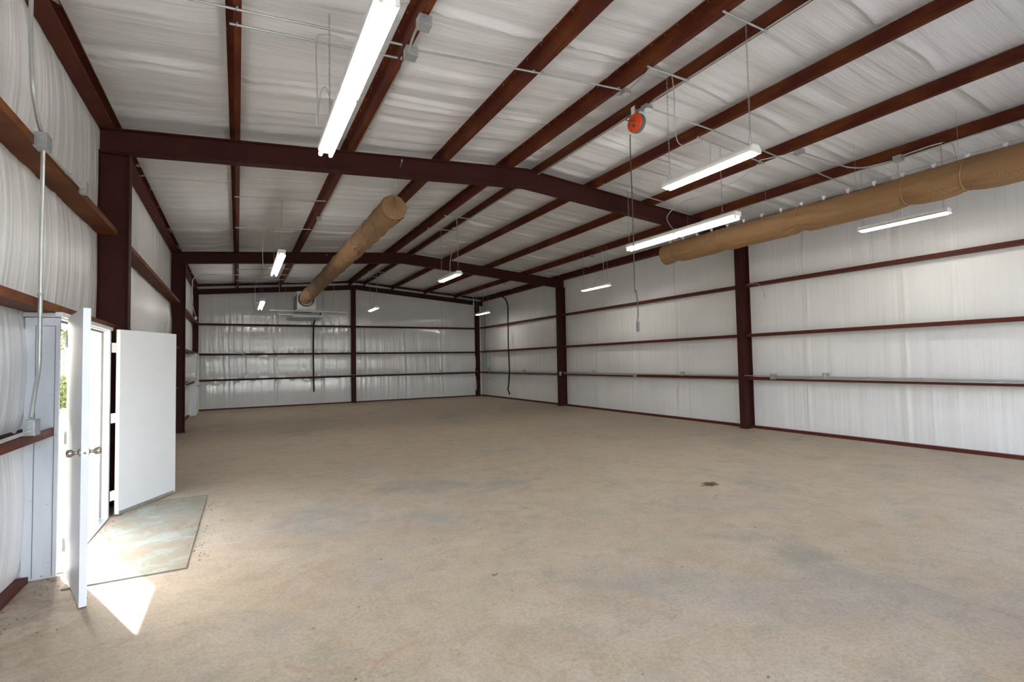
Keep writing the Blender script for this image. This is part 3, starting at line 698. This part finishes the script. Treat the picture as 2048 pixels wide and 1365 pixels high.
# left wall run
xw = .225
conduit([(.19, 4.62, 4.62), (.23, 4.62, 4.50), (.235, 4.60, 4.0), (.24, 4.64, 3.63), (.24, 4.76, 3.47), (.24, 4.85, 3.41)], 'silver conduit bending down from the eave at the left edge', [((.232, 4.61, 4.30), (0, 0, 1))], r=.013)
jbox((.235, 4.875, 3.355), (.075, .12, .11), 'square steel box on topmost left girt near camera', (1, 0, 0))
conduit([(.235, 4.94, 3.33), (.235, 5.4, 3.335), (.235, 5.94, 3.345)], 'short conduit along topmost left girt toward the column', [((.235, 5.5, 3.337), Yd)], r=.010)
jbox((.235, 6.01, 3.365), (.05, .09, .11), 'small steel box on topmost left girt close to the column', (1, 0, 0))
conduit([(.24, 4.88, 3.30), (.24, 4.88, 2.2), (.24, 4.89, 1.68), (.24, 4.80, 1.50), (.24, 4.74, 1.33)], 'long silver vertical conduit beside the open doors, bent at its foot', [((.24, 4.88, 2.22), (0, 0, 1))], r=.0135)
jbox((.235, 4.765, 1.262), (.06, .115, .11), 'square steel switch box on lowest left girt, near left edge', (1, 0, 0))
conduit([(.235, 4.71, 1.235), (.235, 4.0, 1.225), (.235, -.4, 1.225)], 'silver conduit along lowest left girt at left edge of picture', r=.012, bend=False)
# right wall run along the lowest girt
xr = W-.225; zg = GZ[0]+.035
def run(ya, yb, z_, lab, r=.011, xo=0.): conduit([(xr+xo, ya, z_), (xr+xo, yb, z_)], lab, [((xr+xo, ya+(yb-ya)*k, z_), Yd) for k in (.25, .75)], r=r, bend=False)
run(Y0+.2, 5.88, zg+.03, 'upper conduit along lowest girt on right wall, nearest the right edge')
run(Y0+.2, 7.0, zg-.012, 'lower thick conduit along lowest girt on right wall, nearest the right edge', .015)
run(6.0, 7.0, zg+.03, 'short upper conduit on right wall between two boxes near the column')
run(7.16, 9.6, zg+.03, 'pale conduit crossing the near right column toward the outlet')
run(9.76, 13.4, zg+.03, 'upper conduit on right wall between the outlets past the near column')
run(11.6, 15.28, zg-.012, 'lower thick conduit on right wall reaching the farther column', .015)
run(13.7, 18.1, zg+.03, 'upper conduit on right wall crossing the farther right column')
run(15.44, 21.6, zg-.012, 'lower conduit on right wall in the far bay', .014)
run(18.3, 21.6, zg+.03, 'upper conduit on right wall in the far bay')
jbox((xr+.02, 5.94, zg+.055), (.055, .11, .11), 'outlet box on right wall nearest the right edge', (-1, 0, 0), outlet=True, grp='outlet boxes')
jbox((xr+.02, 7.08, zg+.02), (.07, .12, .12), 'square steel junction box just right of the near right column', (-1, 0, 0))
jbox((xr+.02, 9.68, zg+.055), (.055, .11, .11), 'outlet box on right wall left of the near column', (-1, 0, 0), outlet=True, grp='outlet boxes')
jbox((xr+.02, 11.52, zg-.03), (.07, .12, .12), 'square steel junction box below the hanging cord', (-1, 0, 0))
jbox((xr+.02, 13.55, zg+.05), (.055, .11, .11), 'pale outlet box on right wall right of the farther column', (-1, 0, 0), outlet=True, grp='outlet boxes')
jbox((xr-.09, 15.36, zg-.01), (.05, .07, .14), 'small shiny box on the farther right column', (-1, 0, 0))
jbox((xr+.02, 18.2, zg+.055), (.055, .11, .11), 'outlet box on right wall in far bay', (-1, 0, 0), outlet=True, grp='outlet boxes')
# breaker panel and cables in the far right corner
t = empty('breaker_panel', (12.10, 21.9, 1.6), 'small grey green electrical panel in the far right corner', 'electrical panel')
put('enclosure', G().box((12.0, 21.72, 1.36), (12.17, 22.14, 1.87)), 'green', t, (12.1, 21.9, 1.6), bevel=.004)
put('panel_door', G().box((11.992, 21.75, 1.39), (12.0, 22.11, 1.84)), 'green', t, (12.1, 21.9, 1.6))
put('latch', G().box((11.985, 21.77, 1.58), (11.992, 21.79, 1.63)), 'galv', t, (12.1, 21.9, 1.6))
conduit([(12.0, 21.9, 4.6), (11.98, 21.93, 4.5), (12.0, 21.96, 3.5), (11.96, 21.86, 2.95), (11.99, 21.98, 2.5), (12.0, 21.98, 2.25), (12.03, 21.9, 1.87)], 'thin grey cable hanging down to the electrical panel', name='cable', cat='cable', m='cord', r=.010, group='cables')
for k, (dy, lab) in enumerate(((0, 'upper'), (.12, 'lower'))):
    conduit([(12.05, 21.85-dy, 1.36), (12.0, 21.6-dy, 1.25+.02*k), (11.97, 21.2-dy, 1.24-.04*k)], 'curved conduit leaving the electrical panel toward wall run, %s one' % lab, r=.013)
conduit([(11.97, 21.95, 1.12), (11.96, 21.9, .98), (11.95, 21.6, .88), (11.95, 21.3, .86)], 'short grey cable tail curling below the electrical panel', name='cable', cat='cable', m='gcable', r=.012, group='cables')
conduit([(W-.23, 7.62, 3.36), (W-.23, 7.35, 3.34), (W-.24, 7.24, 3.22), (W-.22, 7.20, 3.0)], 'loose grey cable end hanging below topmost right girt beside near column', name='cable', cat='cable', m='gcable', r=.006, group='cables')
t = conduit([(10.9, 21.2, 4.62), (11.3, 20.6, 4.60), (11.9, 19.95, 4.62), (11.97, 19.66, 4.42), (11.96, 19.47, 4.12), (11.96, 19.5, 3.3), (11.96, 19.5, 2.2), (11.95, 19.42, 1.25), (11.96, 19.55, .60), (11.95, 19.62, .45), (11.96, 19.5, .30), (11.95, 19.46, .22)], 'thick black insulated pipe hanging down right wall in far bay', name='insulated_pipe', cat='pipe', m='black', r=.030, group='black insulated pipes')
conduit([(4.42, 21.3, 3.72), (4.45, 22.1, 3.68), (4.36, 22.46, 3.55), (4.30, 22.49, 3.40), (4.29, 22.49, 2.0), (4.31, 22.49, .56)], 'thick black insulated pipe hanging down far end wall below air handler', name='insulated_pipe', cat='pipe', m='black', r=.034, group='black insulated pipes')
conduit([(6.1, 22.3, 5.02), (8, 22.3, 4.90), (9.5, 22.3, 4.78), (11.9, 22.3, 4.58)], 'black insulated pipe running under ceiling along far end wall', name='insulated_pipe', cat='pipe', m='black', r=.028, group='black insulated pipes')
t = empty('drain_pipe', (11.55, 22.3, 4.42), 'short white pipe stub near ceiling in far right corner', 'pipe')
put('pipe', G().tube([(11.58, 22.3, 4.90), (11.58, 22.3, 4.42)], .03, 10), 'white', t, (11.58, 22.3, 4.6))
# end wall outlets and conduit
yb = 22.50
jbox((1.80, 22.49, 1.27), (.11, .05, .12), 'white outlet box hanging on far end wall, left part', (0, -1, 0), m='white', outlet=True, grp='outlet boxes')
for x_, lab in ((4.50, 'just right of black pipe'), (7.87, 'right of the middle column'), (9.95, 'farthest right')):
    jbox((x_, 22.49, 1.26), (.11, .05, .10), 'small outlet box on far end wall girt, '+lab, (0, -1, 0), m='galv', outlet=True, grp='outlet boxes')
conduit([(.20, 22.0, 2.20), (.22, 22.45, 2.20), (.6, 22.51, 2.19), (1.62, 22.51, 2.18), (1.77, 22.51, 2.13), (1.80, 22.51, 1.95), (1.80, 22.49, 1.33)], 'conduit along middle girt of far end wall dropping to white outlet box', r=.013)
conduit([(4.6, 22.515, 1.21), (7.75, 22.515, 1.215)], 'conduit along lowest girt of far end wall crossing middle column', r=.010, bend=False)
conduit([(8.0, 22.515, 1.215), (11.85, 22.515, 1.23)], 'conduit along lowest girt of far end wall, right part', r=.010, bend=False)
# by the far door
t = empty('door_alarm', (.28, 17.5, 1.43), 'round pale meter socket on left wall behind the far column', 'electrical box')
put('meter_body', G().lathe([(0, .10), (.06, .10), (.09, .07), (.10, .01)], (.20, 19.2, 1.42), (1, 0, 0), 16).box((.004, 19.15, 1.37), (.205, 19.25, 1.47)), 'white', t, (.2, 19.2, 1.42))
t.name = 'round_meter'
jbox((.24, 20.35, 3.36), (.06, .11, .10), 'small white box on topmost left girt near far end wall', (1, 0, 0), m='white')
jbox((.25, 20.2, 1.27), (.07, .12, .12), 'steel switch box on lowest left girt beside far door', (1, 0, 0))
conduit([(.26, 20.75, 2.14), (.27, 20.75, 1.62), (.27, 20.45, 1.45), (.26, 20.25, 1.33)], 'silver conduit bending down beside the far door', r=.013)
conduit([(.23, 15.7, 1.22), (.23, 20.1, 1.22)], 'conduit along lowest left girt in the far bay', r=.013, bend=False)
conduit([(.335, 15.3, 1.20), (.34, 15.55, 1.215), (.24, 16.0, 1.22)], 'short conduit wrapping past the far left column', r=.013)

# ------------------------------------------------------------------ cord reel
t = empty('cord_reel', (6.36, 5.16, 4.93), 'orange round cord reel hanging under the roof with long grey cord', 'cord reel')
c = Vector((6.36, 5.16, 4.93)); ax = Vector((-.985, -.13, -.06)).normalized()
O = c
put('drum', G().lathe([(-.035, .001), (-.035, .125), (-.03, .132), (.03, .132), (.035, .125), (.035, .001)], c, ax, 32), 'grey', t, O)
put('side_plate', G().lathe([(.036, .001), (.036, .128), (.044, .126), (.050, .115), (.052, .05), (.058, .045), (.058, .001)], c, ax, 32), 'orange', t, O)
put('hub_badge', G().lathe([(.058, .022), (.061, .022), (.061, .001)], c+Vector((0, 0, -.045)), ax, 12), 'grey', t, O)
g = G().hexa([c+Vector(v) for v in ((-.05, -.02, .09), (-.042, .06, .09), (-.036, .06, .09), (-.044, -.02, .09), (-.05, -.02, .235), (-.042, .06, .235), (-.036, .06, .235), (-.044, -.02, .235))])
put('warning_tag', g, 'white', t, O)
g = G().tube([c+Vector((0, .02, .12)), c+Vector((.0, .03, .18)), c+Vector((0, 0, .21)), c+Vector((0, 0, .16))], .007, 6)
put('mounting_bracket', g.box(c+Vector((-.012, -.03, .11)), c+Vector((.012, .03, .165))), 'galv', t, O)
put('power_cord', cable([c+Vector((-.06, -.02, .02)), c+Vector((-.10, .03, .03)), c+Vector((-.11, .09, .06)), c+Vector((-.06, .09, .13)), c+Vector((0, .03, .18)), c+Vector((.0, -.1, .17))], .006), 'cord', t, O)
hc = put('hanging_cord', cable([c+Vector((-.03, .10, -.12)), c+Vector((-.03, .11, -.3)), c+Vector((-.02, .11, -1.2)), c+Vector((-.03, .10, -2.25)), c+Vector((-.02, .08, -2.33)), c+Vector((-.03, .05, -2.62)), c+Vector((-.03, .06, -2.72))], .007, 8), 'cord', t, O)
e = c+Vector((-.03, .06, -2.72))
put('cord_connector', G().lathe([(0, .008), (.03, .012), (.05, .022), (.16, .021), (.17, .018), (.17, .001)], e, (0, 0, -1), 14), 'dgrey', hc, O)

# ------------------------------------------------------------------ fabric ducts
def duct(x, y0, y1, z, r, bands, label, mt, capn=True, flr=1., seedk=0, pin=.22):
    t = empty('fabric_duct', (x, y0, z), label, 'duct', 'tan fabric air ducts')
    seg = 64; ysd = lin(y0, y1, .03); vs = []
    for y in ysd:
        dn = min([abs(y-b) for b in bands]+[9])
        # pinch at the bands, cloth hangs fuller between
        flare = 1+(flr-1)*max(0, (y-y1+4)/4)
        for j in range(seg):
            a = 2*math.pi*j/seg; low = max(0, -math.cos(a))
            side = abs(math.sin(a))
            full = (1-pin*math.exp(-(dn/.13)**1.5)*low**.7)*flare
            fold = .020*math.exp(-dn/.20)*math.sin(a*15+dn*16+f1(y*2, 3)*3)*low**.5
            fold += .020*f1(a*2.2+f1(y*1.2, 7)*2, 20+seedk)*f1(y*2.5+a, 21+seedk)
            fold += .010*f1(y*6+a*3, 22+seedk)*math.exp(-dn/.4)
            rr = r*full*(1+.05*low)+fold
            vs.append((x+rr*math.sin(a), y, z+rr*math.cos(a)))
    fs = [(i*seg+j, (i+1)*seg+j, (i+1)*seg+(j+1) % seg, i*seg+(j+1) % seg) for i in range(len(ysd)-1) for j in range(seg)]
    g = G().add(vs, fs, True); put('fabric_tube', g, mt, t, (x, y0, z))
    if capn is not None:
        ye = y0 if capn == 0 else y1; sgn = -1 if capn == 0 else 1; vs = []; rings = 8
        for i in range(rings+1):
            q = 1-i/rings
            for j in range(seg):
                a = 2*math.pi*j/seg
                rr = r*q*(1+.0)
                dd = .045*(1-q**2)+.020*math.sin(a*19+math.sin(a*5))*(q*(1-q)*4)*(.4+.6*max(0, -math.cos(a)))
                # gathered toward the top
                vs.append((x+rr*math.sin(a), ye+sgn*dd, z+rr*math.cos(a)+(1-q)*r*.88))
        fs = [(i*seg+j, i*seg+(j+1) % seg, (i+1)*seg+(j+1) % seg, (i+1)*seg+j) for i in range(rings) for j in range(seg)]
        put('end_cap', G().add(vs, fs, True), 'duct1', t, (x, ye, z))
    for b in bands:
        pts = []
        for q in range(41):
            a = q*2*math.pi/40; rr = r*(1-pin*max(0, -math.cos(a))**.7)*(1+.05*max(0, -math.cos(a)))*(1+(flr-1)*max(0, (b-y1+4)/4))+.010
            pts.append((x+rr*math.sin(a), b+.02*math.sin(a*2), z+rr*math.cos(a)))
        put('seam_band', G().tube(pts, .007, 6, False), 'piping', t, (x, b, z))
    return t
B1 = [8.27, 8.95, 9.75, 10.8, 12.0, 13.3, 14.8, 16.4, 18.0, 19.5]
dt = duct(3.79, 8.17, 20.45, 4.255, .207, B1, 'tan fabric duct running to the white air handler, gathered round end facing camera', 'duct1', 0, flr=1.18, pin=.13)
zt_ = 4.24+.205
scb = put('support_cable', G().tube([(3.79, Y1-.08, 4.86), (3.79, 8.17, 4.53), (3.79, 8.6, zt_+.03), (3.79, 15.4, zt_+.05), (3.79, 20.4, zt_+.05)], .004, 6), 'galv', dt, (3.79, 8, 4.5))
put('turnbuckle', G().lathe([(0, .004), (.02, .012), (.12, .012), (.14, .004)], (3.79, 8.02, 4.64), (0, .35, -.33), 8), 'galv', scb, (3.79, 8, 4.6))
put('eye_bolt', G().lathe([(-.006, .012), (-.006, .024), (.006, .024), (.006, .012), (-.006, .012)], (3.79, Y1-.10, 4.88), (1, .1, 0), 14), 'galv', dt, (3.79, Y1, 4.88))
put('eye_bolt', G().lathe([(-.006, .012), (-.006, .024), (.006, .024), (.006, .012), (-.006, .012)], (3.79, Y2-.10, 4.88), (1, .1, 0), 14), 'galv', dt, (3.79, Y2, 4.88))
def hook(t, x, y, z):
    g = G().hexa([(x-.008, y-.012, z), (x+.008, y-.012, z), (x+.008, y+.012, z), (x-.008, y+.012, z), (x-.008, y-.030, z+.075), (x+.008, y-.030, z+.075), (x+.008, y+.030, z+.075), (x-.008, y+.030, z+.075)])
    put('cloth_hook', g, 'white', t, (x, y, z))
for k in range(9): hook(dt, 3.79, 9.3+k*1.3, zt_-.005)
B2 = [8.05, 6.78, 5.18, 3.60, 2.92, 1.4, -.1]
X2, Z2, R2_ = 10.14, 4.045, .225
dt = duct(X2, Y0+.05, 8.35, Z2, R2_, B2, 'big tan fabric duct on right with rows of holes, hung on white hooks', 'duct', 1, seedk=5)
put('support_cable', G().tube([(X2, Y0+.02, Z2+R2_+.07), (X2, 8.33, Z2+R2_+.07)], .004, 6), 'galv', dt, (X2, 0, 4.3))
for k in range(24): hook(dt, X2, 8.22-k*.38, Z2+R2_-.004)
for yy in (7.70, 5.85, 4.3, 3.0): put('drop_wire', G().tube([(X2, yy, Z2+R2_+.04), (X2, yy, zr(X2)+.16)], .0022, 5), 'galv', dt, (X2, yy, 4.5))

# ------------------------------------------------------------------ air handler on its hung rack
t = empty('air_handler', (3.82, 21.2, 3.78), 'white air handler box with round collar, hung before the far end wall', 'air handler')
put('casing', G().box((3.49, 20.55, 3.79), (4.13, 22.05, 4.49)), 'unit', t, (3.8, 21, 4), bevel=.01)
put('side_panel', G().box((3.485, 20.62, 3.80), (3.50, 22.0, 4.40)), 'dgrey', t, (3.5, 21, 4))
put('front_trim', G().box((3.49, 20.54, 3.78), (3.53, 20.56, 4.43)).box((4.11, 20.54, 3.78), (4.15, 20.56, 4.43)).box((3.49, 20.54, 3.78), (4.15, 20.56, 3.81)).box((3.49, 20.54, 4.40), (4.15, 20.56, 4.43)), 'unit', t, (3.8, 20.55, 4))
put('duct_collar', G().lathe([(0, .285), (-.10, .285), (-.10, .26), (0, .26)], (3.80, 20.55, 4.19), (0, 1, 0), 32), 'black', t, (3.8, 20.5, 4.13))
t = empty('equipment_rack', (3.9, 21.2, 3.7), 'hung rack of long metal struts carrying the air handler', 'rack')
for yy, xa, xb, zz in ((20.6, 2.55, 5.27, 3.735), (21.9, 2.75, 5.20, 3.735), (20.75, 2.9, 5.0, 3.60), (21.6, 3.0, 4.9, 3.60)):
    put('strut_channel', G().box((xa, yy, zz-.02), (xb, yy+.042, zz+.022)), 'cond', t, (3.9, yy, zz))
put('drain_pan', G().box((3.32, 20.5, 3.50), (4.42, 22.0, 3.58)), 'galv', t, (3.8, 21, 3.5), bevel=.006)
put('mounting_rail', G().box((3.42, 20.52, 3.757), (4.40, 20.66, 3.788)).box((3.42, 21.88, 3.757), (4.40, 21.98, 3.788)), 'galv', t, (3.8, 21, 3.77))
for xa, yy in ((2.87, 20.62), (2.97, 21.92), (4.40, 20.62), (4.62, 21.92), (3.1, 20.77), (4.85, 20.77)):
    put('threaded_rod', G().tube([(xa, yy, 3.56), (xa, yy, zr(xa)+.19)], .006, 6), 'galv', t, (xa, yy, 4))

# ------------------------------------------------------------------ outdoors
g = G().box((-60, -60, -.30), (60, 90, -.12)); tag(put('ground', g, 'grass'), 'sunlit dry grass outside the doors', kind='structure')
tag(put('ground_apron', G().box((-2.4, 4.6, -.13), (-.09, 8.0, -.03)), 'gravel'), 'pale concrete stoop outside the open doors', kind='structure')
tag(put('driveway', G().box((-8, -40, -.13), (20, Y0-.12, -.04)), 'gravel'), 'pale gravel drive before the front openings', kind='structure')
t = empty('board_fence', (-6.4, 33, -.12), 'grey weathered board fence seen through the gap of the doors', 'fence')
for k in range(26): put('fence_board', G().box((-9.5+k*.24, 33, -.12), (-9.5+k*.24+.2, 33.03, 2.6)), 'board', t, (-9.5+k*.24, 33, 0))
put('fence_rail', G().box((-9.5, 33.03, .5), (-3.3, 33.1, .6)).box((-9.5, 33.03, 2.1), (-3.3, 33.1, 2.2)), 'board', t, (-6, 33, 1))
def tree(x, y, h, r, n, label, name='tree'):
    t = empty(name, (x, y, -.12), label, 'tree' if name == 'tree' else 'bush')
    rnd = random.Random(int(x*10+y)); g = G(); top = Vector((x, y, h-r))
    for k in range(n):
        d = Vector((rnd.gauss(0, 1), rnd.gauss(0, 1), rnd.gauss(0, 1))).normalized()*r*rnd.random()**.4; d.z *= 1.1
        p = top+d; a = Vector((rnd.gauss(0, 1), rnd.gauss(0, 1), rnd.gauss(0, 1))).normalized(); b = a.orthogonal().normalized(); s = rnd.uniform(.06, .14)
        g.add([p-a*s, p-b*s*.5, p+a*s, p+b*s*.5], [(0, 1, 2, 3)])
    put('foliage', g, 'leaf', t, (x, y, 0))
    g = G().tube([(x, y, -.12), (x+.1, y, (h-r)*.6), (x, y, h-r*.6)], [.12, .09, .04], 8)
    for k in range(5):
        a = rnd.uniform(0, 6.28); g.tube([(x, y, h-r*1.3), (x+math.cos(a)*r*.5, y+math.sin(a)*r*.5, h-r*.6)], [.05, .02], 6)
    put('trunk', g, 'bark', t, (x, y, 0)); return t
tree(-7.2, 38, 7.5, 3.0, 3500, 'sunlit yellow green tree behind the grey fence outside')
tree(-11, 44, 9, 3.6, 3000, 'tall tree farther off, left of the tree behind the fence')
tree(-5.6, 28, 1.6, .9, 1400, 'green bush in front of the grey fence outside', 'bush')
